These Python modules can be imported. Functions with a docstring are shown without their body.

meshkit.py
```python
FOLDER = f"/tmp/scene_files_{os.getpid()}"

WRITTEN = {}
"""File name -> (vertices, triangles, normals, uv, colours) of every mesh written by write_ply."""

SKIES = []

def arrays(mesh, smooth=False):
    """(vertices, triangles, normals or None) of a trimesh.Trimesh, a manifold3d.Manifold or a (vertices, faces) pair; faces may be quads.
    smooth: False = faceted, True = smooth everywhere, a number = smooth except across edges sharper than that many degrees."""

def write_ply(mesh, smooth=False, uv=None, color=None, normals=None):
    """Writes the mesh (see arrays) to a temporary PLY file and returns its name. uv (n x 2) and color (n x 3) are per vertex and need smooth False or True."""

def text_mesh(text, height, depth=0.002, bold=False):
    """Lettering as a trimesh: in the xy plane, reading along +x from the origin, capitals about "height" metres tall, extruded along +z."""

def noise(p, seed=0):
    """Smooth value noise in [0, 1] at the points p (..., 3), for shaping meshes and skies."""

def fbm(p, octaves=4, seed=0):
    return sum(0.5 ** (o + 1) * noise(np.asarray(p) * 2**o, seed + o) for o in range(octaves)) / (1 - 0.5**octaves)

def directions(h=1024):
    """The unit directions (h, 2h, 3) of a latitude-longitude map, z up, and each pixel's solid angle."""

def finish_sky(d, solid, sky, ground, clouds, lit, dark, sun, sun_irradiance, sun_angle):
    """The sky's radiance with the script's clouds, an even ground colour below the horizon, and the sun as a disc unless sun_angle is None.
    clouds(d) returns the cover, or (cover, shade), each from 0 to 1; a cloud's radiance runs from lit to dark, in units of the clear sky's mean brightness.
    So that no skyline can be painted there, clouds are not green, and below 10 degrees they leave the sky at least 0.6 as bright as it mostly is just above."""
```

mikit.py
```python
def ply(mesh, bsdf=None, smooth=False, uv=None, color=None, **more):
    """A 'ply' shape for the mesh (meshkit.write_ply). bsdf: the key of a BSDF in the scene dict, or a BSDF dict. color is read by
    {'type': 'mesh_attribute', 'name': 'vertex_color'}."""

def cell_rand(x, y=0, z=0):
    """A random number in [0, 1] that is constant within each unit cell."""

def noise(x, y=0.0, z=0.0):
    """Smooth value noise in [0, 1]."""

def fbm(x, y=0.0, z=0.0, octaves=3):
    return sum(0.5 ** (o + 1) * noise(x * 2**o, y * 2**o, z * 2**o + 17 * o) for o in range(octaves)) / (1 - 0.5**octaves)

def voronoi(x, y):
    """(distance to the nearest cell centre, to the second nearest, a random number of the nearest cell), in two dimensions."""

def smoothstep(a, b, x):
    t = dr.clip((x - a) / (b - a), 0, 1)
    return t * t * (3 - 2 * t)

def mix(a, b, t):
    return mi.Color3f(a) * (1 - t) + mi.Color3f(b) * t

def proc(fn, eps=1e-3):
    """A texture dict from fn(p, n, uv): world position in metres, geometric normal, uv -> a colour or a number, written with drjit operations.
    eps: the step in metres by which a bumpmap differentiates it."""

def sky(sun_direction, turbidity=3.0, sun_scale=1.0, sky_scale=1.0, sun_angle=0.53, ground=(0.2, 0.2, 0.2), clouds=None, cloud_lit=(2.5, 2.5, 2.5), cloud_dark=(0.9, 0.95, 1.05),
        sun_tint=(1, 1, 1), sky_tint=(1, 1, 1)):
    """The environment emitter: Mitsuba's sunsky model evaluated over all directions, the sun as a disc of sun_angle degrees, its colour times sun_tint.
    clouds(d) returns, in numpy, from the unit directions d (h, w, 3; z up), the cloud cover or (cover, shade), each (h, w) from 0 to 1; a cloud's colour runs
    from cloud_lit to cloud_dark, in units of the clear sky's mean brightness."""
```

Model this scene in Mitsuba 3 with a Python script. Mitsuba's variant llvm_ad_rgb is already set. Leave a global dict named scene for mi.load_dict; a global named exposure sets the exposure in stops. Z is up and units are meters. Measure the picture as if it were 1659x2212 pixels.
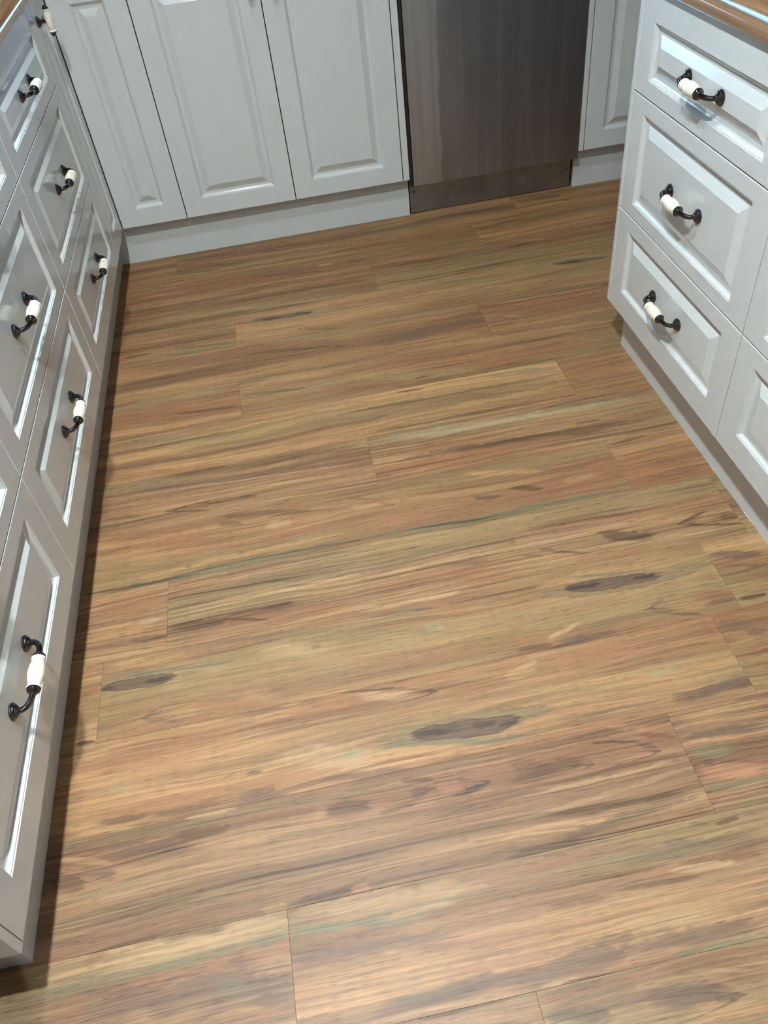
import math
import numpy as np
import drjit as dr
import mitsuba as mi
import mikit
from mikit import proc, noise, fbm, smoothstep, mix, cell_rand
import trimesh

T = mi.ScalarTransform4f
scene, labels = {}, {}

# ------------------------------------------------------------------ camera
EYE = np.array([0.53638, -2.72554, 1.27358])
FWD = np.array([0.05773559, 0.70782636, -0.70402304])
UP = np.array([0.19197407, 0.68416678, 0.70360626])
FOCAL_PX, IMG_W = 1694.9, 1659
scene['camera'] = {'type': 'perspective', 'fov_axis': 'x', 'fov': math.degrees(2 * math.atan(IMG_W / 2 / FOCAL_PX)), 'near_clip': 0.02, 'far_clip': 100.0,
                   'to_world': T().look_at(origin=EYE.tolist(), target=(EYE + FWD).tolist(), up=UP.tolist())}

# ------------------------------------------------------------------ light
exposure = 0.22
CEIL = 2.42
LAMP_SPOTS = [(0.37, -0.78, 0.45), (0.37, -1.38, 1.4), (0.37, -2.30, 4.5), (0.37, -3.30, 1.2), (0.37, -4.20, 0.4), (2.3, -1.5, 0.15), (2.3, -3.3, 0.3)]      # x, y, strength; the last three are unseen lamps added for fill
LAMP_RADIUS, LAMP_RGB = 0.05, (455.0, 505.0, 518.0)
scene['sky'] = mikit.sky((-0.3, 0.25, 0.9), turbidity=4.0, sun_scale=0.0, sky_scale=38.0, sky_tint=(0.52, 1.0, 1.18))

# ------------------------------------------------------------------ materials
def rgb(*c):
    return {'type': 'rgb', 'value': list(c)}


def two(b):
    return {'type': 'twosided', 'bsdf': b}


def pr(color, rough, spec=0.5, **k):
    return two({'type': 'principled', 'base_color': color if isinstance(color, dict) else rgb(*color), 'roughness': rough, 'specular': spec, **k})


def n1(x, y=0.0, z=0.0):
    return noise(x, y, z) - 0.5


scene['paint'] = two({'type': 'roughplastic', 'distribution': 'ggx', 'alpha': 0.014, 'int_ior': 1.52, 'diffuse_reflectance': rgb(0.63, 0.66, 0.655)})
scene['carcass_gap_shade'] = pr((0.05, 0.048, 0.045), 0.6)  # white carcass painted near black, putting shade into the gaps between fronts
scene['wall_paint'] = pr((0.40, 0.40, 0.39), 0.8, 0.2)
scene['ceiling_paint'] = pr((0.62, 0.63, 0.63), 0.9, 0.1)
scene['blocker_grey'] = pr((0.16, 0.16, 0.165), 0.4)
scene['black_rubber'] = pr((0.012, 0.012, 0.013), 0.5)
scene['dark_nickel'] = two({'type': 'principled', 'base_color': rgb(0.105, 0.102, 0.105), 'metallic': 1.0, 'roughness': 0.12, 'specular': 0.5})
scene['lamp_metal'] = pr((0.75, 0.75, 0.74), 0.4)


def ceramic_col(p, n, uv):
    v = fbm(p.x * 220, p.y * 220, p.z * 220, 2)
    return mix((0.80, 0.77, 0.66), (0.70, 0.66, 0.53), smoothstep(0.55, 0.8, v))


scene['ceramic'] = pr(proc(ceramic_col), 0.12, 0.6)


def steel_col(p, n, uv):
    brushed = n1(p.x * 14, p.z * 1600) * 0.10
    wipe = fbm(p.x * 16 + 3.0 * noise(p.z * 2.2), p.z * 1.3, 7.0, 3)
    run = smoothstep(0.60, 0.80, noise(p.x * 70, p.z * 2.0, 3.0)) * 0.10
    # a lighter bluish-grey area with a wavy edge over the left of the door
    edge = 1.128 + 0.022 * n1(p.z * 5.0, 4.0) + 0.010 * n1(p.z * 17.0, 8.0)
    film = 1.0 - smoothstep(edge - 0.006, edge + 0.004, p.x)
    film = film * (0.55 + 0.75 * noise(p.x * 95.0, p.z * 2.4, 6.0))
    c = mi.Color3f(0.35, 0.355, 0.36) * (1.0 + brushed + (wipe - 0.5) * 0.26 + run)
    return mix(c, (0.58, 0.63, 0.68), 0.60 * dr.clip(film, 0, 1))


def steel_rough(p, n, uv):
    return 0.36 + 0.16 * (fbm(p.x * 12, p.z * 2.5, 2.0, 2) - 0.5)


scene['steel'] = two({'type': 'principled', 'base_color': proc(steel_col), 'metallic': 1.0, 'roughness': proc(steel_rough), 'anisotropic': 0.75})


def kick_steel_col(p, n, uv):
    blot = fbm(p.x * 18, p.z * 18, 5.0, 4)
    spot = smoothstep(0.66, 0.74, fbm(p.x * 160, p.z * 160, 1.0, 3)) * smoothstep(.5, .62, noise(p.x * 14, p.z * 20, 9.0))
    return mi.Color3f(0.33, 0.335, 0.34) * (0.70 + 0.6 * blot) * (1.0 - 0.28 * spot)


scene['kick_steel'] = two({'type': 'principled', 'base_color': proc(kick_steel_col), 'metallic': 1.0, 'roughness': 0.42})


def bench_col(p, n, uv):
    t = p.x + 0.006 * n1(p.y * 4.0, p.x * 12)
    g = fbm(t * 55, p.y * 1.6, p.z * 55, 3)
    f = noise(t * 420, p.y * 9, p.z * 420)
    c = mix((0.17, 0.088, 0.048), (0.30, 0.175, 0.095), smoothstep(0.3, 0.7, g))
    return c * (0.82 + 0.36 * f)


scene['bench_wood'] = pr(proc(bench_col), 0.18, 0.6)

# ------------------------------------------------------------------ the floor's printed wood: every plank has its own figure
ROWS = [0.09, -0.0915, -0.2708, -0.45, -0.6275, -0.8035, -0.99, -1.167, -1.351, -1.53, -1.713, -1.897, -2.076, -2.2605, -2.4425, -2.64]
JOINTS = [[0.1445, 1.384], [-0.03, 1.195], [0.803], [0.333], [1.0765], [0.331], [1.204], [0.644], [1.204], [0.143, 1.38], [0.0153, 1.2705], [1.206], [1.037], [0.3415], [0.68]]
PALETTE = dict(T=(.485, .345, .205), P=(.54, .425, .295), R=(.34, .195, .125), O=(.37, .305, .185), G=(.30, .285, .20), B=(.25, .165, .105), D=(.13, .09, .065),
               U=(.19, .145, .125), K=(.075, .062, .06), H=(.30, .26, .185), M=(.42, .42, .31), m=(.235, .245, .185), p=(.42, .25, .18))
# per row, streaks and knots of the figure: plank, x, y, half length, half width (mm), slope (%), colour, strength (%), softness (%)
FIGURE = [
    "1 394 -16 249 12 -7 D 45 90;1 491 -60 345 8 -7 T 40 90;2 1570 -56 180 5 -2 T 90 70;1 1207 -12 166 9 -0 D 55 90;2 1588 3 187 10 -1 D 50 90",
    "1 400 -116 424 13 -1 O 70 90;1 238 -106 65 4 -9 D 60 90;1 397 -147 420 4 -4 T 60 80;1 247 -230 266 26 -8 R 50 90;1 522 -233 122 5 -19 D 50 70;1 494 -192 104 4 -2 D 35 80;1 654 -216 26 8 -5 P 70 60;1 767 -224 39 10 -9 D 40 90;1 82 -168 29 5 -38 D 50 80;1 112 -224 78 6 -9 T 50 90;2 1323 -134 66 7 8 D 65 70;2 1226 -145 39 5 -12 D 60 80;2 1388 -114 51 4 -32 D 40 80;1 1021 -131 137 14 -3 R 50 90;2 1387 -135 6 8 0 D 60 70 -110;1 394 -202 7 10 0 D 60 70 200",
    "0 191 -299 214 8 0 T 50 90;0 407 -348 383 16 -3 D 45 90;0 378 -412 397 18 -8 O 55 90;0 511 -429 262 5 -11 T 50 80;0 72 -444 88 6 -13 D 50 80;1 1312 -315 47 6 11 D 70 60;1 1256 -278 77 10 -16 R 60 80;1 1174 -312 70 10 -7 m 50 80;1 936 -304 115 6 -4 D 50 80;1 1366 -295 90 4 -33 P 50 80;1 1078 -432 26 4 13 D 60 80;1 1357 -313 7 9 0 D 70 70 -150",
    "1 524 -513 158 14 -5 H 75 -100;1 1439 -487 154 15 -2 H 75 -100;1 524 -514 151 26 -5 O 75 70;1 486 -503 104 13 -8 U 85 30;1 447 -502 29 5 -7 K 85 60;1 547 -506 32 4 -9 K 80 60;1 660 -519 54 7 -4 m 50 80;1 607 -613 81 10 -22 R 60 60;1 607 -619 82 3 -23 D 50 70;1 424 -583 83 22 -12 T 55 90;1 366 -501 27 6 -8 D 50 90;0 239 -589 92 8 -12 D 50 80;0 168 -482 162 24 -6 B 40 90;0 154 -532 179 3 -9 D 50 80;0 305 -602 200 10 -6 G 50 90;0 28 -579 49 6 -3 D 60 80;0 78 -611 75 6 -10 T 50 80;1 1433 -481 130 24 4 O 65 80;1 1460 -488 95 13 -8 U 85 40;1 1428 -486 38 5 -6 K 80 60;1 1096 -479 123 6 -11 m 70 80;1 1055 -540 243 26 -10 T 55 90;1 1373 -593 132 14 -4 R 55 90;1 889 -504 42 4 -36 O 60 80;1 526 -596 7 14 0 D 60 70 180;0 147 -578 7 10 0 D 60 70 130",
    "0 550 -650 187 11 -16 G 60 90;0 372 -685 357 26 -11 B 60 90;0 518 -707 136 9 -18 D 45 90;0 634 -728 12 4 3 K 60 80;0 907 -636 163 13 -1 O 80 80;0 908 -732 168 24 6 U 60 90;0 963 -797 111 10 4 T 40 90;1 1283 -634 208 7 0 m 80 70;1 1285 -656 200 6 -2 T 80 80;1 1274 -728 192 40 3 R 75 90;1 1160 -736 25 8 -35 P 75 60;1 1302 -747 29 8 28 R 50 80;1 1120 -771 38 5 -17 D 40 80;0 153 -783 175 9 -5 T 60 90;0 154 -721 183 12 5 D 40 90",
    "1 1105 -836 348 12 -4 T 70 90;1 1210 -860 232 5 -7 O 50 90;1 904 -835 120 4 -6 D 35 90;0 151 -838 178 20 -1 O 75 90;0 156 -909 178 24 -2 R 70 80;0 234 -922 98 7 -10 D 75 80;1 520 -840 190 18 2 T 60 90;1 523 -818 189 3 -3 D 50 80;1 515 -903 182 10 -6 G 65 90;1 430 -896 92 4 -12 D 50 80;1 474 -956 129 12 -6 O 50 90;1 837 -924 206 7 -2 D 50 90;1 822 -937 188 26 -21 O 60 80;1 837 -955 23 3 6 D 70 70;1 791 -980 41 3 -22 D 40 90",
    "0 508 -1007 170 8 -13 T 50 90;0 314 -1144 343 13 -4 T 75 90;0 159 -1024 162 14 -20 G 55 90;0 150 -1039 172 4 3 D 50 80;0 497 -1046 175 8 -11 O 50 90;0 147 -1084 172 8 -9 T 40 90;0 794 -1006 35 3 -4 D 70 70;0 730 -1052 118 6 -2 D 60 80;0 1025 -1057 177 7 -2 D 50 90;0 1100 -1014 107 14 -16 G 50 90;0 906 -1118 305 13 4 T 65 90;0 899 -1154 302 6 0 D 65 80;1 1224 -1099 18 6 -37 D 50 80;1 1304 -1058 99 20 -19 R 40 90",
    "0 315 -1170 329 18 -4 B 60 90;0 212 -1172 81 5 -0 D 60 80;0 502 -1195 144 8 -2 D 50 90;0 302 -1222 330 14 -10 U 40 90;0 302 -1238 329 3 -7 P 45 80;0 301 -1270 325 3 -7 P 40 80;0 217 -1296 85 5 4 D 75 50;0 183 -1313 51 3 -22 D 70 70;0 289 -1304 63 5 1 D 70 60;0 203 -1301 23 8 -2 R 60 80;0 272 -1295 38 8 -8 T 40 90;0 27 -1293 52 6 -13 D 50 90;1 1008 -1205 362 15 -3 M 70 80;1 912 -1229 143 5 5 R 60 80;1 822 -1255 176 12 -1 R 50 90;1 1019 -1289 312 13 -6 D 65 90;1 756 -1279 40 6 -12 K 50 80;1 1192 -1270 35 6 -4 K 40 90;1 980 -1336 337 7 -3 T 80 80;1 1017 -1337 51 5 -6 M 60 80;1 938 -1336 285 34 -14 R 65 90;0 131 -1300 7 11 0 D 80 70 240;0 226 -1308 7 9 0 D 70 70 120",
    "0 346 -1366 203 8 -21 D 40 90;0 430 -1391 59 5 -6 D 60 80;0 943 -1392 96 10 -22 T 80 70;0 1107 -1459 49 8 4 T 50 80;0 972 -1457 36 9 -23 D 70 60;0 878 -1461 31 8 -21 D 60 70;0 604 -1388 39 5 -45 D 60 80;0 649 -1418 12 6 -169 B 60 70;0 598 -1412 38 9 -20 T 60 80;1 1259 -1362 56 6 14 D 50 80;1 1247 -1434 41 12 45 R 50 90;0 275 -1519 323 8 3 m 75 70;0 75 -1522 124 4 -2 K 50 80;0 439 -1513 158 3 -3 K 40 80;0 284 -1494 310 7 3 T 75 80;0 135 -1393 150 26 -15 R 50 90;0 97 -1456 44 14 -7 T 40 90;0 399 -1417 32 12 -9 P 60 70;0 292 -1388 32 10 -28 D 45 90;0 1013 -1523 187 6 2 K 65 80;0 701 -1522 125 6 -5 m 80 70;0 977 -1523 222 7 1 m 70 70;0 798 -1523 97 3 -5 K 60 80;0 117 -1521 164 4 6 D 60 80;0 660 -1427 10 15 0 B 75 70 -240",
    "0 57 -1573 85 30 -8 R 50 90;0 58 -1640 82 14 7 T 50 90;0 105 -1630 16 8 -14 M 60 80;0 103 -1674 38 6 -7 D 50 80;1 366 -1579 222 30 5 U 30 90;1 368 -1542 224 6 0 U 60 90;1 362 -1622 218 4 4 P 70 80;1 363 -1608 220 3 4 P 40 80;1 355 -1680 211 14 -9 R 50 90;1 206 -1663 62 12 -8 D 60 80;1 336 -1659 76 6 2 D 75 50;1 313 -1678 49 3 -25 K 60 80;1 383 -1660 33 8 -3 D 50 70;1 311 -1661 35 5 10 R 60 80;1 210 -1693 65 8 8 R 50 90;1 740 -1676 188 26 -7 R 60 90;1 757 -1638 78 10 -13 D 40 90;1 925 -1661 23 5 -68 D 60 70;1 961 -1651 12 6 -94 D 80 60;1 1001 -1671 31 4 -33 D 70 70;1 1134 -1658 60 13 -26 D 60 80;1 974 -1683 62 6 -31 T 60 80;1 1082 -1699 101 14 -0 R 50 90;1 898 -1628 340 3 0 P 70 80;1 895 -1638 339 2 0 D 50 80;1 906 -1603 344 14 -0 U 25 90;1 1135 -1660 57 12 -27 D 60 80;1 1287 -1645 33 5 27 D 80 60;1 1320 -1674 65 4 -25 D 70 70;1 1314 -1658 23 9 8 T 50 80;1 1365 -1660 18 9 -6 D 50 80;1 1013 -1675 38 4 -32 D 70 70;1 1331 -1710 47 20 -11 O 70 80;1 260 -1663 8 11 0 D 80 70 210;1 1253 -1655 7 10 0 K 70 70 170;1 899 -1612 7 9 0 D 60 70 -130",
    "1 1058 -1778 177 21 -5 H 85 -100;1 99 -1785 146 19 -4 H 85 -100;1 114 -1736 84 12 -10 T 75 80;1 164 -1801 143 26 -6 O 60 80;1 154 -1766 136 6 -10 m 80 70;1 92 -1779 76 14 -6 U 90 25;1 128 -1782 28 5 -9 K 70 70;1 28 -1779 12 5 19 K 50 80;1 404 -1777 95 20 -15 P 40 90;1 441 -1779 12 5 -7 D 40 80;1 285 -1724 139 6 -5 U 50 90;1 370 -1828 172 12 -8 O 40 90;1 623 -1738 81 5 -9 U 80 70;1 815 -1744 111 3 0 D 60 70;1 632 -1740 23 8 -10 m 50 80;1 665 -1716 120 7 -0 P 70 80;1 990 -1721 205 8 -1 O 50 90;1 1046 -1743 140 10 0 T 70 80;1 1061 -1749 116 5 -13 m 80 70;1 1057 -1773 107 14 -7 U 90 22;1 1001 -1768 41 5 -2 K 75 70;1 1123 -1775 25 5 -6 K 75 70;1 842 -1807 310 24 -4 O 50 90;1 773 -1770 102 8 -12 T 50 90;1 682 -1794 11 8 -21 M 50 80;1 821 -1866 295 22 -12 R 50 90;1 858 -1887 34 6 -7 D 60 70;1 914 -1896 56 6 14 D 50 80;1 921 -1866 39 7 27 P 70 80;1 1223 -1770 48 8 -12 m 50 90;1 1200 -1817 56 12 10 O 50 90;1 1122 -1844 21 5 38 U 80 60;1 1118 -1866 17 5 -59 U 80 60;1 1168 -1884 33 4 -23 D 60 80;1 1179 -1862 42 12 -2 T 60 80;1 1220 -1849 32 12 -5 R 50 80;1 1078 -1845 12 5 154 R 50 80;1 962 -1890 64 8 1 U 60 80;2 1323 -1766 52 11 -13 U 70 70;2 1274 -1764 12 6 -61 K 50 80;2 1326 -1796 45 5 -15 D 40 90;2 1305 -1875 30 5 1 K 70 70;1 141 -1878 38 4 -36 U 80 60;1 118 -1852 13 5 75 U 70 70;1 246 -1865 112 16 -7 T 60 80;1 259 -1869 68 12 -19 R 50 70;1 74 -1858 12 5 68 R 50 80;0 -6 -1890 22 5 -1 K 75 60;0 -7 -1777 20 12 11 R 70 80;1 468 -1839 105 16 -18 O 40 90;1 491 -1897 134 5 -5 T 50 90;1 103 -1863 9 16 0 U 80 70 240;1 188 -1848 8 9 0 R 60 70 150;1 1102 -1853 9 17 0 U 85 70 200",
    "0 690 -2015 174 24 -2 H 85 -100;0 823 -1925 39 7 24 P 60 80;0 982 -1930 116 20 -8 p 60 90;0 571 -1911 55 4 -32 D 50 70;1 1237 -1925 25 10 -35 U 80 60;1 1268 -1952 12 8 -193 U 70 70;1 1230 -1952 20 10 -33 T 60 80;0 1078 -1991 21 14 10 G 40 90;0 1176 -2043 68 12 2 U 70 90;0 275 -1898 98 5 -6 U 70 80;0 198 -1899 174 8 -8 T 50 90;0 66 -2000 14 9 -43 M 50 80;0 259 -2017 12 4 44 B 70 70;0 304 -2022 20 4 0 D 60 70;0 120 -1962 145 20 -11 R 40 90;0 77 -2056 50 6 0 D 60 80;0 191 -2062 70 9 -2 D 50 80;0 310 -2065 49 10 -2 U 70 80;0 36 -2065 65 8 -16 T 60 90;0 533 -1905 66 3 -14 K 65 70;0 620 -1925 24 4 -48 D 70 70;0 626 -1946 17 4 49 R 80 70;0 558 -1923 60 12 -23 P 60 70;0 472 -1922 86 12 -20 R 60 80;0 398 -1927 20 9 -8 R 70 70;0 815 -1936 32 11 8 T 80 80;0 722 -1950 53 14 -2 R 40 90;0 443 -2024 96 22 -20 P 60 90;0 675 -2010 145 26 -6 O 50 90;0 665 -2045 139 6 -15 m 80 80;0 476 -2023 27 6 -0 M 80 70;0 688 -2024 107 17 -6 U 90 22;0 626 -2019 31 5 -8 K 75 70;0 720 -2024 23 5 -6 K 60 80;0 761 -2032 20 4 0 K 70 80;0 500 -2070 88 7 -10 U 60 80;0 695 -2075 106 4 -2 D 45 90;0 950 -2048 96 4 -2 U 70 80;0 1144 -2048 97 9 1 U 80 80;0 1063 -1998 32 10 13 M 50 90;0 907 -1994 126 14 -15 O 50 90;0 648 -1936 9 17 0 D 75 70 -240;0 607 -1932 8 10 0 R 50 70 -120",
    "0 224 -2079 44 5 -2 P 70 70;0 104 -2117 128 22 -18 B 60 70;0 213 -2109 49 10 -10 D 55 80;0 35 -2121 16 8 -61 R 50 70;0 456 -2123 31 16 4 D 60 70;0 409 -2081 68 10 -6 R 50 90;0 541 -2138 36 8 12 D 60 80;0 583 -2121 18 8 9 D 50 80;0 580 -2100 29 5 -18 D 70 70;0 639 -2113 36 3 -13 D 60 80;0 668 -2134 34 7 17 K 65 70;0 633 -2124 26 9 -12 p 60 80;0 407 -2123 17 8 43 T 60 70;0 772 -2118 12 12 -71 D 60 80;0 686 -2159 88 10 1 D 30 90;0 926 -2107 43 3 -18 K 75 70;0 981 -2127 15 5 -80 K 75 60;0 934 -2120 38 10 -23 R 50 90;0 846 -2124 27 8 -58 D 50 80;0 799 -2135 66 12 0 D 60 80;0 996 -2100 34 16 -64 R 75 70;0 958 -2086 35 6 -50 T 60 80;0 1002 -2111 35 5 -26 D 50 80;1 1130 -2091 87 13 -0 T 70 80;1 1115 -2129 80 9 -1 U 80 70;1 1092 -2140 50 3 -13 T 60 80;1 1085 -2159 51 12 -16 G 75 70;1 1154 -2165 22 20 3 B 60 80;1 1094 -2198 58 14 -18 p 90 60;1 1096 -2184 49 4 -17 D 40 80;1 1090 -2222 54 4 -4 m 70 80;0 884 -2165 161 4 2 P 60 80;0 877 -2193 165 4 8 P 50 80;0 872 -2216 162 4 -2 D 50 80;0 904 -2236 127 8 9 U 60 80;0 770 -2253 73 6 6 D 60 70;0 980 -2257 54 10 9 R 50 80;0 132 -2226 154 5 5 U 60 90;0 70 -2259 75 3 8 D 50 90;0 41 -2138 17 12 -39 U 80 60;0 -14 -2141 10 14 -22 D 70 70;0 18 -2116 47 5 -28 T 60 80;0 126 -2117 75 14 -20 U 60 80;0 414 -2251 62 10 14 D 55 80;0 459 -2255 15 7 3 p 80 70;0 322 -2254 24 5 -1 T 50 80;0 994 -2140 8 14 0 K 65 70 -160;0 873 -2139 9 12 0 D 65 70 -120;0 700 -2128 8 12 0 K 65 70 -130;0 601 -2120 9 10 0 D 60 70 -110;0 57 -2145 10 12 0 U 70 70 -100",
    "1 990 -2276 116 18 -13 O 70 80;1 1050 -2275 23 4 6 D 65 60;1 1004 -2270 12 3 -114 D 50 80;1 978 -2303 119 14 -5 U 60 80;0 177 -2273 164 13 -0 P 80 70;0 25 -2303 83 9 3 m 50 80;0 187 -2299 94 6 2 m 60 80;0 311 -2299 30 5 -10 m 80 70;0 177 -2318 162 12 1 p 85 80;0 177 -2341 162 34 -7 U 70 80;0 252 -2352 26 10 -20 m 40 80;0 279 -2386 59 5 -7 T 50 80;0 8 -2328 34 14 0 R 50 90;0 29 -2275 62 9 3 T 50 90;0 198 -2262 58 8 1 D 60 70;0 46 -2263 23 8 24 R 60 70;1 387 -2300 45 5 -5 m 90 70;1 480 -2309 48 5 -14 m 80 80;1 567 -2302 41 7 27 M 60 80;1 495 -2280 148 22 -8 P 50 90;1 467 -2345 124 13 -5 U 60 80;1 424 -2354 80 4 -7 D 40 90;1 482 -2376 138 22 -2 T 50 90;1 464 -2408 123 14 -2 T 50 90;1 558 -2418 111 12 -1 U 80 80;1 614 -2312 88 6 1 B 50 80;0 318 -2319 24 10 7 p 60 90;0 317 -2363 26 20 -4 U 60 90;1 912 -2301 115 10 -10 G 50 90;1 805 -2316 140 4 -2 B 80 70;1 1014 -2327 69 6 -10 B 70 80;1 982 -2333 54 5 -8 P 70 70;1 782 -2343 50 6 -2 D 40 90;1 903 -2342 69 4 -4 D 60 80;1 865 -2378 192 26 -2 T 50 90;1 887 -2392 72 10 -8 P 50 90;1 737 -2422 104 20 4 U 70 80;1 933 -2422 103 12 0 U 70 80;1 948 -2441 77 5 -0 m 80 80;1 937 -2421 13 4 -4 m 70 80;1 684 -2414 47 4 -3 R 60 80;1 724 -2441 37 4 -1 P 60 80;1 764 -2442 49 3 1 K 60 70",
    "0 586 -2443 76 4 2 D 70 80;1 928 -2462 75 14 -25 B 50 80;1 941 -2470 49 3 -18 P 40 80;1 879 -2492 62 16 -14 U 80 70;1 930 -2502 11 6 -39 K 70 70;1 728 -2484 45 9 -18 K 50 80;1 754 -2468 74 20 -8 U 40 90;1 936 -2492 18 5 -66 D 60 80;1 920 -2513 62 10 -6 T 60 80;1 949 -2502 10 25 0 D 60 70 -230",
]
N_ROW, CELL, X_MIN, N_CELL = len(FIGURE), 0.08, -0.12, 21


def _cells():
    cells = [[] for _ in range(N_ROW * N_CELL)]
    for r, line in enumerate(FIGURE):
        for item in filter(None, line.split(';')):
            n, x, y, hl, hw, sl, col, al, so, leg = (item.split() + ['0'])[:10]
            n, x, y, hl, hw, sl, al, so = int(n), float(x) / 1e3, float(y) / 1e3, float(hl) / 1e3, float(hw) / 1e3, float(sl) / 100, float(al) / 100, float(so) / 100
            if abs(sl) > 0.30:
                sl, al = math.copysign(0.30, sl), 0.6 * al
            leg = float(leg) / 1e3
            if not leg:
                hl = max(hl, 2.6 * hw)
            curv = leg / hw ** 2
            reach = [x - 1.25 * hl + 1.6 * min(leg, 0), x + 1.25 * hl + 1.6 * max(leg, 0)]
            cut = [-9.0] + JOINTS[r] + [9.0]
            for c in range(N_CELL):
                a = X_MIN + c * CELL
                if a < reach[1] and a + CELL > reach[0] and a < cut[n + 1] and a + CELL > cut[n]:
                    cells[r * N_CELL + c].append([x, y, 1 / hl, 1 / hw, sl, *PALETTE[col], al, so, cut[n], cut[n + 1], curv])
    most = max(map(len, cells))
    out = np.zeros((len(cells), most, 13), np.float32)
    out[:, :, 2:4] = 1.0
    out[:, :, 10] = 99.0
    for i, c in enumerate(cells):
        if c:
            out[i, :len(c)] = c
    return out, most


FIG, FIG_MOST = _cells()
FIG_ARR = [mi.Float(np.ascontiguousarray(FIG[:, :, k]).ravel()) for k in range(13)]
JOINT_A = mi.Float(np.array([j[0] for j in JOINTS] + [0.3], np.float32))
JOINT_B = mi.Float(np.array([j[1] if len(j) > 1 else (j[0] + 1.25 if j[0] < .2 else 9.0) for j in JOINTS] + [9.0], np.float32))


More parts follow.
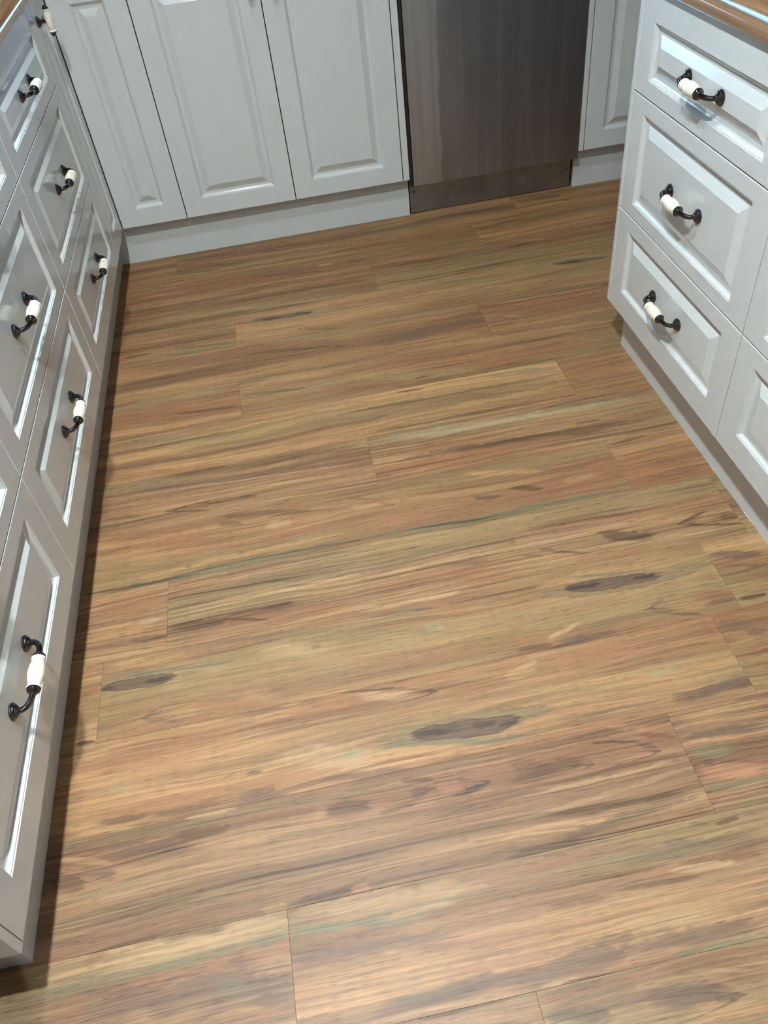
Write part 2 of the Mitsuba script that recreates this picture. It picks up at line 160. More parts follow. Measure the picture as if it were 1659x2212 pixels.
def floor_col(p, n, uv):
    x, y = p.x, p.y
    row = mi.Float(0.0)
    for b in ROWS[1:-1]:
        row += dr.select(y < b, 1.0, 0.0)
    far = dr.floor((ROWS[-1] - y) / 0.181) + 1.0
    row = dr.select(y < ROWS[-1], 15.0 + far, row)
    ri = mi.UInt32(dr.clip(row, 0, N_ROW))
    ja, jb = dr.gather(mi.Float, JOINT_A, ri), dr.gather(mi.Float, JOINT_B, ri)
    col = dr.select(x > ja, 1.0, 0.0) + dr.select(x > jb, 1.0, 0.0)
    sx = x + 7.3 * cell_rand(row, col, 1)
    sy = y + 3.1 * cell_rand(row, col, 2)
    h1 = cell_rand(row, col, 3)
    # grain: wavy along the plank, with cathedral waves
    wv = 0.020 * n1(sx * 3.2, sy * 9.0, 1.0) + 0.006 * n1(sx * 9.0, sy * 26.0, 2.0)
    t = sy + wv
    f1 = noise(sx * 3.0, t * 110.0, 21.0)
    f2 = noise(sx * 7.0, t * 260.0, 22.0)
    f3 = noise(sx * 18.0, t * 620.0, 23.0)
    fib = 0.45 * f1 + 0.33 * f2 + 0.22 * f3
    band = fbm(sx * 0.9, t * 24.0, 3.0, 3) + 0.30 * (fib - 0.5)
    tone = noise(sx * 2.6, t * 17.0, 5.0) + 0.5 * (f2 - 0.5)
    c = mix((.335, .228, .15), (.465, .335, .21), smoothstep(.26, .74, band))
    c = mix(c, (.33, .195, .13), 0.70 * smoothstep(.48, .80, tone))
    c = mix(c, (.31, .27, .165), 0.70 * smoothstep(.52, .80, noise(sx * 1.9, t * 15.0, 11.0) + 0.5 * (f1 - 0.5)))
    c = mix(c, (.165, .115, .085), 0.45 * smoothstep(.62, .88, noise(sx * 1.4, t * 42.0, 9.0) + 0.4 * (f2 - 0.5)))
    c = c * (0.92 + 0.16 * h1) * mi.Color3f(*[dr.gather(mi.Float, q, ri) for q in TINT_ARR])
    # the drawn figure
    wob = noise(x * 26.0, y * 55.0, 4.0) - 0.5
    wob3 = noise(x * 11.0, y * 22.0, 17.0) - 0.5
    wob2 = noise(x * 90.0, y * 260.0, 6.0) - 0.5
    cell = mi.UInt32(dr.clip(dr.floor((x - X_MIN) / CELL), 0, N_CELL - 1)) + dr.minimum(ri, N_ROW - 1) * N_CELL
    ok = (row < N_ROW - 0.5) & (x > X_MIN) & (x < X_MIN + CELL * N_CELL)
    for k in range(FIG_MOST):
        g = [dr.gather(mi.Float, a, cell * FIG_MOST + k) for a in FIG_ARR]
        dx = x - g[0]
        dy = y - g[1]
        u = (dx - g[12] * dy * dy + 0.010 * wob2) * g[2]
        v = (y - g[1] - g[4] * dx) * g[3] + (0.75 * wob + 0.55 * wob3) * (0.35 + 0.65 * g[9]) + 0.30 * wob2
        lens = g[9] < 0.0
        d = dr.sqrt(u * u * dr.minimum(u * u + 0.35, 1.6) + v * v) + g[9] * (1.5 * (fib - 0.5) + 0.35 * wob2 - 0.16)
        # a negative softness: a lens with pointed ends, the pale halo round a knot
        d = dr.select(lens, dr.abs(v) / dr.maximum(1.0 - dr.abs(u) ** 1.5, 0.02) + 0.8 * (fib - 0.5), d)
        a = g[8] * (1.0 - smoothstep(1.0 - 0.78 * dr.abs(g[9])*dr.select(lens, 0.3, 1.0), 1.0 + 0.30 * dr.abs(g[9]), d)) * (1.08 - 0.02 * (1 - g[9]))
        rim = dr.select(g[9] < 0.45, 1.0 - 0.30 * smoothstep(.62, .92, d), 1.0)
        a = dr.select(ok & (x > g[10]) & (x < g[11]), dr.clip(a, 0, 1), 0.0)
        c = c * (1 - a) + mi.Color3f(g[5], g[6], g[7]) * rim * a
    # fibres, fine dark lines and short pores
    la = dr.gather(mi.Float, LINE_ARR, ri)
    c = c * (0.84 + 0.32 * fib) * (0.76 + 0.24 * noise(sx * 26.0, t * 1200.0, 41.0) + 0.24 * noise(sx * 10.0, t * 640.0, 42.0))
    l1 = smoothstep(.60, .86, noise(sx * 1.6, t * 150.0, 31.0)) * smoothstep(.25, .6, f2)
    l2 = smoothstep(.62, .90, noise(sx * 4.0, t * 330.0, 32.0))
    c = c * (1.0 - la * (0.32 * l1 + 0.30 * l2))
    p1 = smoothstep(.66, .90, noise(sx * 1.2, t * 120.0, 33.0)) * smoothstep(.3, .6, f3)
    c = mix(c, c * 1.25 + mi.Color3f(.07, .06, .035), 0.6 * la * p1)
    pore = smoothstep(.70, .92, noise(sx * 42.0, t * 1150.0, 13.0))
    return c * (1.0 - 0.32 * pore) * FLOOR_GAIN


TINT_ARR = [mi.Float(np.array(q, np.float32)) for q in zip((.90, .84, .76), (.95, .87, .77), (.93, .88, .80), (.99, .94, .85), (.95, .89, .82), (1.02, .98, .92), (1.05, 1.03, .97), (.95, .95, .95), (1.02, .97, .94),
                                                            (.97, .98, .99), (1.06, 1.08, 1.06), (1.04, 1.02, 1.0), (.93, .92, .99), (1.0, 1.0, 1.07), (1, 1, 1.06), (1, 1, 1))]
LINE_ARR = mi.Float(np.array([.5, .5, .7, .5, .5, .6, .6, .8, .6, 1.0, .45, .5, 1.0, .6, .6, .5], np.float32))
FLOOR_GAIN = mi.Color3f(0.81, 0.645, 0.495)
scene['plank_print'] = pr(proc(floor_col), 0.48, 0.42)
scene['joint_dark'] = pr((0.05, 0.035, 0.025), 0.8)

# ------------------------------------------------------------------ mesh helpers
def box_mesh(x0, x1, y0, y1, z0, z1, bevel=0.0):
    lo, hi = np.array([x0, y0, z0], float), np.array([x1, y1, z1], float)
    if bevel <= 0:
        m = trimesh.creation.box(bounds=[lo, hi])
        return m
    pts = []
    for sx in (0, 1):
        for sy in (0, 1):
            for sz in (0, 1):
                c = np.array([hi[0] if sx else lo[0], hi[1] if sy else lo[1], hi[2] if sz else lo[2]])
                s = np.array([-1 if sx else 1, -1 if sy else 1, -1 if sz else 1]) * bevel
                for k in range(3):
                    q = c + s
                    q[k] = c[k]
                    pts.append(q)
    return trimesh.convex.convex_hull(np.array(pts))


def add(key, mesh, bsdf, smooth=False, uv=None, **k):
    scene[key] = mikit.ply(mesh, bsdf, smooth=smooth, uv=uv, **k)


def tag(key, label, category=None, group=None, kind=None):
    labels[key] = {'label': label}
    if category:
        labels[key]['category'] = category
    if group:
        labels[key]['group'] = group
    if kind:
        labels[key]['kind'] = kind


class Plane:
    """A cabinet face: o = a world point, u = along the face, v = up, n = out of the face."""

    def __init__(self, o, u, n):
        self.o, self.u, self.n, self.v = np.array(o, float), np.array(u, float), np.array(n, float), np.array([0, 0, 1.0])

    def at(self, a, b, c):
        a, b, c = np.broadcast_arrays(np.asarray(a, float), np.asarray(b, float), np.asarray(c, float))
        return self.o + a[..., None] * self.u + b[..., None] * self.v + c[..., None] * self.n


# profile of the raised panel from the opening's edge inwards: (inset, height over the frame)
PROFILE = [(0.0, 0.0), (0.0007, -0.0016), (0.0026, -0.0020), (0.0034, -0.0034), (0.0050, -0.0052), (0.0068, -0.0070), (0.0090, -0.0082), (0.0105, -0.0085), (0.0180, -0.0085), (0.0188, -0.0080), (0.0375, -0.0006)]


def panel_front(pl, a0, a1, b0, b1, oa0, oa1, ob0, ob1, thick=0.018):
    """A raised-panel front on the plane pl: outline a0..a1 x b0..b1, its opening oa0..oa1 x ob0..ob1."""
    r = 0.0012
    rings = [(a0, a1, b0, b1, -thick), (a0, a1, b0, b1, -r), (a0 + r * .3, a1 - r * .3, b0 + r * .3, b1 - r * .3, -r * .3), (a0 + r, a1 - r, b0 + r, b1 - r, 0.0)]
    half = 0.49 * min(oa1 - oa0, ob1 - ob0)
    for e, h in PROFILE:
        e = min(e, half)
        rings.append((oa0 + e, oa1 - e, ob0 + e, ob1 - e, h))
    V, F = [], []
    for A0, A1, B0, B1, h in rings:
        V += [pl.at(A0, B0, h), pl.at(A1, B0, h), pl.at(A1, B1, h), pl.at(A0, B1, h)]
    for k in range(len(rings) - 1):
        for i in range(4):
            j = (i + 1) % 4
            F.append([4 * k + i, 4 * k + j, 4 * k + 4 + j, 4 * k + 4 + i])
    e = 4 * (len(rings) - 1)
    F.append([e, e + 1, e + 2, e + 3])
    F.append([3, 2, 1, 0])
    V, F = np.array(V), np.array(F)
    if np.dot(np.cross(pl.u, pl.v), pl.n) < 0:
        F = F[:, ::-1]
    return V, F


def lathe(profile, seg=28):
    """Surface of revolution about the z axis from (radius, z) points."""
    a = np.arange(seg) * 2 * np.pi / seg
    V = np.concatenate([np.stack([r * np.cos(a), r * np.sin(a), np.full(seg, z)], 1) for r, z in profile])
    F = []
    for k in range(len(profile) - 1):
        for i in range(seg):
            j = (i + 1) % seg
            F.append([k * seg + i, k * seg + j, (k + 1) * seg + j, (k + 1) * seg + i])
    F = np.array(F)
    F = np.vstack([F[:, [0, 1, 2]], F[:, [0, 2, 3]]])
    return trimesh.Trimesh(V, F, process=False)


def sweep(path, radii, seg=16):
    path = np.array(path, float)
    t = np.gradient(path, axis=0)
    t /= np.linalg.norm(t, axis=1, keepdims=True)
    side = np.array([0, 1.0, 0])            # the path lies in the local xz plane
    a = np.arange(seg) * 2 * np.pi / seg
    V = []
    for p, d, r in zip(path, t, radii):
        up = np.cross(d, side)
        V.append(p + r * (np.cos(a)[:, None] * side + np.sin(a)[:, None] * up))
    V = np.concatenate(V)
    F = []
    for k in range(len(path) - 1):
        for i in range(seg):
            j = (i + 1) % seg
            F.append([k * seg + i, k * seg + j, (k + 1) * seg + j, (k + 1) * seg + i])
    F = np.array(F)
    return trimesh.Trimesh(V, np.vstack([F[:, [0, 1, 2]], F[:, [0, 2, 3]]]), process=False)


def smooth_profile(pts, n=5):
    pts = np.array(pts, float)
    out = []
    P = np.vstack([2 * pts[0] - pts[1], pts, 2 * pts[-1] - pts[-2]])
    for i in range(1, len(P) - 2):
        for s in np.linspace(0, 1, n, endpoint=False):
            p0, p1, p2, p3 = P[i - 1], P[i], P[i + 1], P[i + 2]
            out.append(.5 * (2 * p1 + (p2 - p0) * s + (2 * p0 - 5 * p1 + 4 * p2 - p3) * s * s + (3 * p1 - p0 - 3 * p2 + p3) * s ** 3))
    out.append(pts[-1])
    return np.array(out)


FOOT = [(0.0001, 0.0), (0.0138, 0.0), (0.0142, 0.0012), (0.0142, 0.0024), (0.0134, 0.0036), (0.0116, 0.0042), (0.0113, 0.0052), (0.0108, 0.0064), (0.0090, 0.0080), (0.0068, 0.0092), (0.0053, 0.0106), (0.0047, 0.0125)]
GRIP = smooth_profile([(0.0090, -0.0290), (0.0106, -0.0287), (0.0113, -0.0272), (0.0108, -0.0254), (0.0093, -0.0240), (0.0096, -0.0220), (0.0112, -0.0150), (0.0126, -0.0070), (0.0130, 0.0)], 4)
GRIP = np.vstack([[[0.0001, -0.0290]], GRIP, GRIP[::-1][1:] * [1, -1], [[0.0001, 0.0290]]])
OFF = 0.027


def swap(m, order):
    return trimesh.Trimesh(np.asarray(m.vertices)[:, order], m.faces, process=False)


def mirrored(m, s, axis, shift):
    v = np.array(m.vertices)
    v[:, axis] *= s
    v += shift
    return trimesh.Trimesh(v, m.faces if s > 0 else np.asarray(m.faces)[:, ::-1], process=False)


def bow_pull():
    """A bow pull in local axes: x along the bar, y up the face, z out of it: two metal arms (foot, arm, cup) and the grip."""
    foot = lathe(FOOT)
    foot.apply_translation([0.064, 0, 0])
    ctrl = smooth_profile([(0.064, 0, 0.008), (0.0636, 0, 0.0140), (0.0608, 0, 0.0190), (0.0540, 0, 0.0238), (0.0440, 0, 0.0262), (0.0340, 0, OFF), (0.0290, 0, OFF)], 5)
    arm = sweep(ctrl, np.interp(np.linspace(0, 1, len(ctrl)), [0, .25, .6, .8, 1], [.0050, .0046, .0046, .0052, .0056]))
    cup = lathe([(0.0001, 0.0), (0.0098, 0.0), (0.0106, 0.0006), (0.0108, 0.0018), (0.0100, 0.0028), (0.0098, 0.0034), (0.0101, 0.0042), (0.0092, 0.0060), (0.0070, 0.0076), (0.0056, 0.0088), (0.0050, 0.0100)])
    cup = trimesh.Trimesh(np.asarray(cup.vertices)[:, [2, 0, 1]] + [0.0285, 0, OFF], cup.faces, process=False)
    one = trimesh.util.concatenate([foot, arm, cup])
    g = lathe(GRIP, 36)
    grip = trimesh.Trimesh(np.asarray(g.vertices)[:, [2, 0, 1]] + [0, 0, OFF], g.faces, process=False)
    return [('handle_arm', one, 'dark_nickel'), ('handle_arm_001', mirrored(one, -1, 0, 0), 'dark_nickel'), ('handle_grip', grip, 'ceramic')]


def post_pull():
    """A single-post pull, its bar along local y."""
    post = lathe(FOOT + [(0.0044, 0.018), (0.0060, 0.0210), (0.0066, 0.0225), (0.0058, 0.0240), (0.0050, 0.0300)])
    off = 0.031
    cap = lathe([(0.0001, 0.0), (0.0082, 0.0), (0.0092, 0.0012), (0.0088, 0.0028), (0.0068, 0.0050), (0.0052, 0.0066), (0.0056, 0.0078), (0.0046, 0.0094), (0.0001, 0.0102)])
    cap = trimesh.Trimesh(np.asarray(cap.vertices)[:, [0, 2, 1]] + [0, 0.0265, 0], np.asarray(cap.faces)[:, ::-1], process=False)
    prof = smooth_profile([(0.0085, -0.0270), (0.0098, -0.0262), (0.0100, -0.0240), (0.0080, -0.0220), (0.0082, -0.0200), (0.0100, -0.0110), (0.0106, 0.0)], 4)
    prof = np.vstack([[[0.0001, -0.0270]], prof, prof[::-1][1:] * [1, -1], [[0.0001, 0.0270]]])
    g = lathe(prof, 32)
    grip = trimesh.Trimesh(np.asarray(g.vertices)[:, [0, 2, 1]] + [0, 0, off], g.faces[:, ::-1], process=False)
    return [('handle_post', post, 'dark_nickel'), ('handle_cap', mirrored(cap, 1, 1, [0, 0, off]), 'dark_nickel'), ('handle_cap_001', mirrored(cap, -1, 1, [0, 0, off]), 'dark_nickel'), ('handle_grip', grip, 'ceramic')]


PULLS = {'bow': [(n, mikit.ply(m, c, smooth=40)) for n, m, c in bow_pull()], 'post': [(n, mikit.ply(m, c, smooth=40)) for n, m, c in post_pull()]}


def put_handle(key, pl, a, b, kind='bow'):
    u = pl.u if np.dot(np.cross(pl.u, pl.v), pl.n) > 0 else -pl.u
    m = np.eye(4)
    m[:3, 0], m[:3, 1], m[:3, 2], m[:3, 3] = u, pl.v, pl.n, pl.at(a, b, -0.0006)
    for name, shape in PULLS[kind]:
        scene[f'{key}__{name}'] = {**shape, 'to_world': T(m)}
        labels[f'{key}__{name}'] = {'label': 'cream glazed ceramic grip' if name == 'handle_grip' else 'dark polished metal ' + ('arm of the bow handle' if kind == 'bow' else 'piece of the single-post pull')}


# ------------------------------------------------------------------ the room
W = 1.3478                      # face of the right-hand drawers; the left-hand faces stand at x = 0, the far doors at y = 0
ZB, Z1, Z2, ZT = 0.1473, 0.4026, 0.6630, 0.8600      # bottoms of the fronts, gaps between drawers, top of the top drawers
REC = 0.0512                    # set-back of the kickboards
BENCH_LO, BENCH_HI = 0.8650, 0.9050
XL, YB, XR, YF = -0.60, 0.60, 3.4, -4.6
GAP = 0.0014

add('floor', box_mesh(XL, XR, YF, YB, -0.06, -0.0042), 'joint_dark')
labels['floor'] = {'label': 'wood-look plank floor of brown, tan and olive boards', 'kind': 'structure'}
plank_no = 0
rows = list(zip(ROWS[:-1], ROWS[1:]))
y = ROWS[-1]
while y > YF + 0.02:
    rows.append((y, max(y - 0.181, YF)))
    y -= 0.181
for r, (yt, yb) in enumerate(rows):
    cuts = JOINTS[r] if r < len(JOINTS) else [0.3]
    cuts = sorted({round(c, 4) for c in ([c for c in cuts] if r >= len(JOINTS) or len(cuts) > 1 else cuts + ([cuts[0] + 1.25] if cuts[0] < .2 else []))})
    xs = [-0.075] + cuts + [min(cuts[-1] + 1.25, XR)]
    if r == 0:
        xs[-1] = 2.6
    while xs[-1] < XR - 0.3:
        xs.append(min(xs[-1] + 1.25, XR))
    if r >= 9 and False:
        pass
    for x0, x1 in zip(xs[:-1], xs[1:]):
        if x1 - x0 < 0.02:
            continue
        if x0 < 0 and yt < -2.05:
            x0 = XL
        g = 0.00012
        key = 'floor__plank' + (f'_{plank_no:03d}' if plank_no else '')
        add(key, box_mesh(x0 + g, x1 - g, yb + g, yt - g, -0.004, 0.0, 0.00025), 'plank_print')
        plank_no += 1

add('wall_left', box_mesh(XL - 0.1, XL, YF, YB, 0, CEIL), 'wall_paint')
add('wall_right', box_mesh(XR, XR + 0.1, YF, YB, 0, CEIL), 'wall_paint')
add('wall_front', box_mesh(XL - 0.1, XR + 0.1, YF - 0.1, YF, 0, CEIL), 'wall_paint')
WX0, WX1, WZ0, WZ1 = 0.12, 1.10, 0.910, 1.42         # the window over the far bench
wall = [box_mesh(XL - 0.1, WX0, YB, YB + 0.12, 0, CEIL), box_mesh(WX1, XR + 0.1, YB, YB + 0.12, 0, CEIL),
        box_mesh(WX0, WX1, YB, YB + 0.12, 0, WZ0), box_mesh(WX0, WX1, YB, YB + 0.12, WZ1, CEIL)]
add('wall_back', trimesh.boolean.union(wall, engine='manifold'), 'wall_paint')
add('ceiling', box_mesh(XL - 0.1, XR + 0.1, YF - 0.1, YB + 0.12, CEIL, CEIL + 0.1), 'ceiling_paint')
fr = 0.030
frame = [box_mesh(WX0, WX0 + fr, YB + 0.02, YB + 0.09, WZ0, WZ1), box_mesh(WX1 - fr, WX1, YB + 0.02, YB + 0.09, WZ0, WZ1), box_mesh(WX0 + fr, WX1 - fr, YB + 0.02, YB + 0.09, WZ0, WZ0 + fr),
         box_mesh(WX0 + fr, WX1 - fr, YB + 0.02, YB + 0.09, WZ1 - fr, WZ1), box_mesh((WX0 + WX1) / 2 - .02, (WX0 + WX1) / 2 + .02, YB + 0.03, YB + 0.08, WZ0 + fr, WZ1 - fr)]
add('window_1', trimesh.boolean.union(frame, engine='manifold'), 'lamp_metal')
for k, t in dict(wall_left='painted wall behind the left bench', wall_right='painted wall at the far right of the room', wall_front='painted wall behind the viewer', wall_back='painted wall behind the far bench',
                 ceiling='white flat ceiling', window_1='white window frame above the far bench').items():
    labels[k] = {'label': t, 'kind': 'structure'}

# recessed ceiling lamps
LAMP_WHERE = ['in front of the far doors, first in its row', 'over the aisle, second from the far doors', 'over the aisle, third from the far doors', 'over the aisle, fourth from the far doors',
              'added as unseen fill, last of the aisle row, by the front wall', 'added as unseen fill beyond the right bench, by the dishwasher side', 'added as unseen fill beyond the right bench, by the front wall']
ring = lathe([(LAMP_RADIUS, 0.0), (LAMP_RADIUS + 0.003, -0.028), (LAMP_RADIUS + 0.018, -0.028), (LAMP_RADIUS + 0.022, 0.0)], 36)
a = np.arange(36) * 2 * np.pi / 36
disc_v = np.vstack([[[0, 0, 0]], np.stack([np.cos(a) * LAMP_RADIUS, np.sin(a) * LAMP_RADIUS, a * 0], 1)])
disc_f = np.array([[0, 1 + (i + 1) % 36, 1 + i] for i in range(36)])
RING, DISC = mikit.ply(ring, 'lamp_metal', smooth=40), mikit.ply((disc_v, disc_f), 'lamp_metal')
for i, (lx, ly, strength) in enumerate(LAMP_SPOTS):
    k = 'ceiling_lamp' + (f'_{i:03d}' if i else '')
    scene[k + '__trim_ring'] = {**RING, 'to_world': T().translate([lx, ly, CEIL])}
    scene[k + '__diffuser'] = {**DISC, 'to_world': T().translate([lx, ly, CEIL - 0.002]), 'emitter': {'type': 'area', 'radiance': rgb(*[strength * c for c in LAMP_RGB])}}
    tag(k, 'round white recessed ceiling lamp ' + LAMP_WHERE[i], 'ceiling lamp', 'ceiling lamps over the kitchen')

# ------------------------------------------------------------------ left run: drawers on the plane x = 0
LEFT = Plane((0, 0, 0), (0, -1, 0), (1, 0, 0))          # u runs towards the viewer
FAR = Plane((0, 0, 0), (1, 0, 0), (0, -1, 0))
RIGHT = Plane((W, 0, 0), (0, -1, 0), (-1, 0, 0))
OPEN = {0: (0.2068, 0.3655), 1: (0.4340, 0.6303), 2: (0.6970, 0.8045)}       # bottom and top of the moulded opening of the bottom, middle and top drawer
SPAN = {0: (ZB, Z1 - GAP), 1: (Z1 + GAP, Z2 - GAP), 2: (Z2 + GAP, ZT)}
HANDLE_Z = {0: 0.2855, 1: 0.5320, 2: 0.7505}
WORD = {0: 'bottom', 1: 'middle', 2: 'top'}


def drawer_cabinet(key, pl, a0, a1, side, label, depth=0.56):
    m0, m1 = side
    b = pl.at(np.array([a0, a1]), np.array([ZB, 0.863]), np.array([-0.0205, -depth]))
    lo, hi = b.min(0), b.max(0)
    add(key + '__carcass', box_mesh(lo[0], hi[0], lo[1], hi[1], ZB + 0.001, 0.8640), 'carcass_gap_shade')
    for i in (2, 1, 0):
        d = f'{key}__drawer' + ('' if i == 2 else f'_{2 - i:03d}')
        add(d, panel_front(pl, a0 + GAP, a1 - GAP, SPAN[i][0], SPAN[i][1], a0 + m0, a1 - m1, *OPEN[i]), 'paint')
        labels[d] = {'label': f'{WORD[i]} drawer with a raised panel front'}
        put_handle(d, pl, (a0 + a1) / 2 - 0.0005, HANDLE_Z[i])
    tag(key, label, 'drawer cabinet')


drawer_cabinet('drawer_cabinet', LEFT, 0.2177, 0.9035, (0.070, 0.0690), 'glossy off-white three-drawer cabinet next to the far left corner, three bow handles in view')
drawer_cabinet('drawer_cabinet_001', LEFT, 0.9035, 1.5899, (0.0635, 0.0670), 'glossy off-white three-drawer cabinet in the middle of the left run, two bow handles in view')
drawer_cabinet('drawer_cabinet_002', LEFT, 1.5899, 2.2797, (0.0645, 0.0650), 'glossy off-white three-drawer cabinet nearest the viewer on the left, one large bow handle in view')
drawer_cabinet('drawer_cabinet_003', RIGHT, 0.9754, 1.5670, (0.0625, 0.0645), 'glossy off-white drawer cabinet on the right showing three drawers with bow handles')
drawer_cabinet('drawer_cabinet_004', RIGHT, 1.5670, 2.1590, (0.0625, 0.0645), 'glossy off-white drawer cabinet cut by the right edge, beside the three-handled one')
drawer_cabinet('drawer_cabinet_005', RIGHT, 2.1590, 2.7500, (0.0625, 0.0645), 'off-white drawer cabinet at the near end of the right run')
add('end_panel', box_mesh(-0.585, 0.0, -2.2948, -2.2797, ZB - 0.001, 0.8645, 0.0012), 'paint')
tag('end_panel', 'glossy off-white end panel closing the near end of the left run', 'panel')
add('end_panel_001', box_mesh(W, W + 0.60, -0.9750, -0.9605, ZB - 0.001, 0.8645, 0.0012), 'paint')
tag('end_panel_001', 'glossy off-white end panel at the far end of the right run, facing the dishwasher', 'panel')

# corner cabinet with an L-shaped pair of doors
add('corner_cabinet__carcass', trimesh.boolean.union([box_mesh(-0.56, -0.0205, -0.2177, 0.1, ZB, 0.8640), box_mesh(-0.56, 0.2241, 0.0205, 0.56, ZB, 0.8640)], engine='manifold'), 'carcass_gap_shade')
add('corner_cabinet__door', panel_front(LEFT, 0.0030, 0.2177 - GAP, ZB, ZT, 0.0585, 0.1590, 0.2068, 0.8045), 'paint')
put_handle('corner_cabinet__door', LEFT, 0.1720, 0.8056, 'post')
add('corner_cabinet__door_001', panel_front(FAR, 0.0020, 0.2241 - GAP, ZB, ZT, 0.0630, 0.1612, 0.2068, 0.8045), 'paint')
tag('corner_cabinet', 'glossy off-white corner cabinet with two narrow doors meeting in the far left corner', 'cabinet')

# far run
add('door_cabinet__carcass', box_mesh(0.2241, 1.0071, 0.0205, 0.56, ZB, 0.8640), 'carcass_gap_shade')
add('door_cabinet__door', panel_front(FAR, 0.2241 + GAP, 0.6038 - GAP, ZB, ZT, 0.2877, 0.5399, 0.2060, 0.8045), 'paint')
put_handle('door_cabinet__door', FAR, 0.5710, 0.8056, 'post')
add('door_cabinet__door_001', panel_front(FAR, 0.6038 + GAP, 0.9842 - GAP, ZB, ZT, 0.6690, 0.9210, 0.2055, 0.8045), 'paint')
put_handle('door_cabinet__door_001', FAR, 0.6390, 0.8056, 'post')
add('door_cabinet__filler_strip', box_mesh(0.9842 + GAP, 1.0071, 0.0, 0.019, ZB, ZT, 0.0008), 'paint')
tag('door_cabinet', 'off-white cabinet with two wide raised-panel doors left of the steel dishwasher', 'cabinet')
add('door_cabinet_001__carcass', box_mesh(1.6200, 2.1000, 0.0205, 0.56, ZB, 0.8640), 'carcass_gap_shade')
add('door_cabinet_001__filler_strip', box_mesh(1.6192, 1.6377 - GAP, 0.0, 0.019, ZB, ZT, 0.0008), 'paint')
add('door_cabinet_001__door', panel_front(FAR, 1.6377 + GAP, 2.0900, ZB, ZT, 1.7034, 2.0240, 0.2058, 0.8045), 'paint')
tag('door_cabinet_001', 'off-white raised-panel door cabinet right of the steel dishwasher, half hidden by the drawers', 'cabinet')

# dishwasher
def front_box(x0, x1, y0, y1, z0, z1, bevel):
    m = box_mesh(x0, x1, y0, y1, z0, z1, bevel)
    v = np.asarray(m.vertices)
    m = trimesh.Trimesh(v[m.faces].reshape(-1, 3), np.arange(len(m.faces) * 3).reshape(-1, 3), process=False)
    v = np.asarray(m.vertices)
    return m, np.stack([v[:, 2], v[:, 0]], 1)


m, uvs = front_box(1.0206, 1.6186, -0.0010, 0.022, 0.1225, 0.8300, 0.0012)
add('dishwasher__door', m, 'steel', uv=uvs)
labels['dishwasher__door'] = {'label': 'brushed stainless steel door with dried wipe streaks'}
add('dishwasher__body', box_mesh(1.0250, 1.6120, 0.024, 0.56, 0.126, 0.8640), 'black_rubber')
add('dishwasher__seal_strip', box_mesh(1.0092, 1.0190, 0.006, 0.030, 0.1200, 0.8600), 'black_rubber')
m, uvs = front_box(1.0135, 1.6150, 0.0585, 0.0610, 0.003, 0.1235, 0.0004)
add('dishwasher__kick_panel', m, 'kick_steel', uv=uvs)
labels['dishwasher__kick_panel'] = {'label': 'spotted dull steel kick panel'}
add('dishwasher__base', box_mesh(1.0110, 1.6190, 0.0625, 0.50, 0.0, 0.124), 'black_rubber')
screw = lathe([(0.0001, 0.0018), (0.0018, 0.0018), (0.0030, 0.0010), (0.0036, 0.0)], 14)
SV = np.asarray(screw.vertices)[:, [0, 2, 1]] * [1, -1, 1]
SCREW = mikit.ply(trimesh.Trimesh(SV, screw.faces, process=False), 'black_rubber', smooth=40)
for i, (sx, sz) in enumerate([(1.0290, 0.0790), (1.5985, 0.0690)]):
    k = 'dishwasher__kick_panel__screw' + (f'_{i:03d}' if i else '')
    scene[k] = {**SCREW, 'to_world': T().translate([sx, 0.0584, sz])}
tag('dishwasher', 'stainless steel dishwasher built in under the far bench', 'dishwasher')

# unseen tall block added to shade the left end panel and nearby floor
add('light_blocker__body', box_mesh(-0.585, -0.030, -3.06, -2.385, 0.110, 1.74, 0.006), 'blocker_grey')
add('light_blocker__base', box_mesh(-0.575, -0.150, -3.05, -2.395, 0.0, 0.109), 'black_rubber')
add('light_blocker__door', box_mesh(-0.029, -0.012, -3.06, -2.385, 0.120, 1.74, 0.004), 'blocker_grey')
tag('light_blocker', 'unseen tall grey block added past the near end of the left run to shade it', 'light_blocker')

# kickboards
add('kickboard', box_mesh(-0.54, -REC, -2.2538, REC - 0.0005, 0.0, ZB - 0.001), 'paint')
tag('kickboard', 'glossy off-white kickboard under the left drawers', 'kickboard')
add('kickboard_001', box_mesh(-REC, 1.0078, REC, REC + 0.016, 0.0, ZB - 0.001), 'paint')
tag('kickboard_001', 'glossy off-white kickboard under the doors left of the dishwasher', 'kickboard')
add('kickboard_002', box_mesh(1.6237, 2.10, REC, REC + 0.016, 0.0, ZB - 0.001), 'paint')
tag('kickboard_002', 'short off-white kickboard right of the dishwasher', 'kickboard')
add('kickboard_003', box_mesh(W + REC, W + 0.55, -2.75, -0.9720, 0.0, ZB - 0.001), 'paint')
tag('kickboard_003', 'glossy off-white kickboard under the right drawers', 'kickboard')

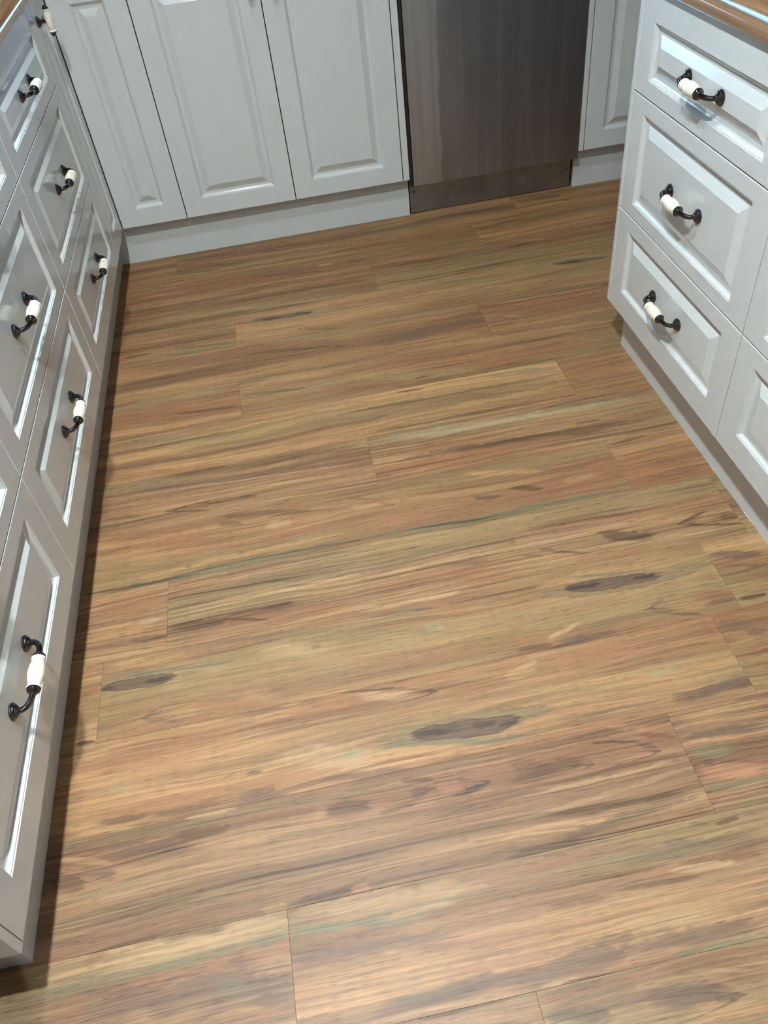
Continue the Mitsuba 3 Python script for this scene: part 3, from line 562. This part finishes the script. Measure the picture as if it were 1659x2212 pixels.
beads = []
for i, by in enumerate((-1.507, -1.5175, -1.662, -1.670, -1.678, -1.686)):
    m = trimesh.creation.icosphere(subdivisions=1, radius=0.0013)
    m.apply_scale([1.0, 1.6, 1.0])
    m.apply_translation([W + REC - 0.0004, by, 0.0011])
    beads.append(m)
add('kickboard_003__sealant_crumbs', trimesh.util.concatenate(beads), 'lamp_metal')
labels['kickboard_003__sealant_crumbs'] = {'label': 'tiny white crumbs of sealant at the foot of the kickboard', 'kind': 'stuff'}

# worktops with a stepped, rounded edge
EDGE = [(-0.012, 0.0), (-0.0015, 0.0), (0.0, 0.0015), (0.0, 0.0150), (-0.0020, 0.0185), (-0.0045, 0.0200), (-0.0050, 0.0235), (-0.0062, 0.0300), (-0.0095, 0.0360), (-0.0150, 0.0392), (-0.0220, 0.0400)]


def bench(poly_at, inset_flags):
    """poly_at(e): the outline polygon with the moulded edges moved by e outwards."""
    V, F = [], []
    n = len(poly_at(0))
    for e, z in EDGE:
        V += [[x, y, BENCH_LO + z] for x, y in poly_at(e)]
    for k in range(len(EDGE) - 1):
        for i in range(n):
            j = (i + 1) % n
            F.append([k * n + i, k * n + j, (k + 1) * n + j, (k + 1) * n + i])
    F = np.array(F)
    F = np.vstack([F[:, [0, 1, 2]], F[:, [0, 2, 3]]]).tolist()
    for lvl, flip in ((0, True), (len(EDGE) - 1, False)):
        for t in inset_flags:
            t = [lvl * n + q for q in t]
            F.append(t[::-1] if flip else t)
    return trimesh.Trimesh(np.array(V), np.array(F), process=False)


OVER = 0.012
ell = bench(lambda e: [(XL, -2.31 - e), (OVER + e, -2.31 - e), (OVER + e, -OVER - e), (2.10, -OVER - e), (2.10, YB), (XL, YB)], [(0, 1, 2), (0, 2, 5), (2, 3, 4), (2, 4, 5)])
add('worktop', ell, 'bench_wood', smooth=35)
tag('worktop', 'glossy timber-look worktop over the left drawers and far doors', 'worktop')
pen = bench(lambda e: [(W - OVER - e, -2.765 - e), (1.97 + e, -2.765 - e), (1.97 + e, -0.945 + e), (W - OVER - e, -0.945 + e)], [(0, 1, 2), (0, 2, 3)])
add('worktop_001', pen, 'bench_wood', smooth=35)
tag('worktop_001', 'timber-look worktop with a moulded edge over the right drawers', 'worktop')
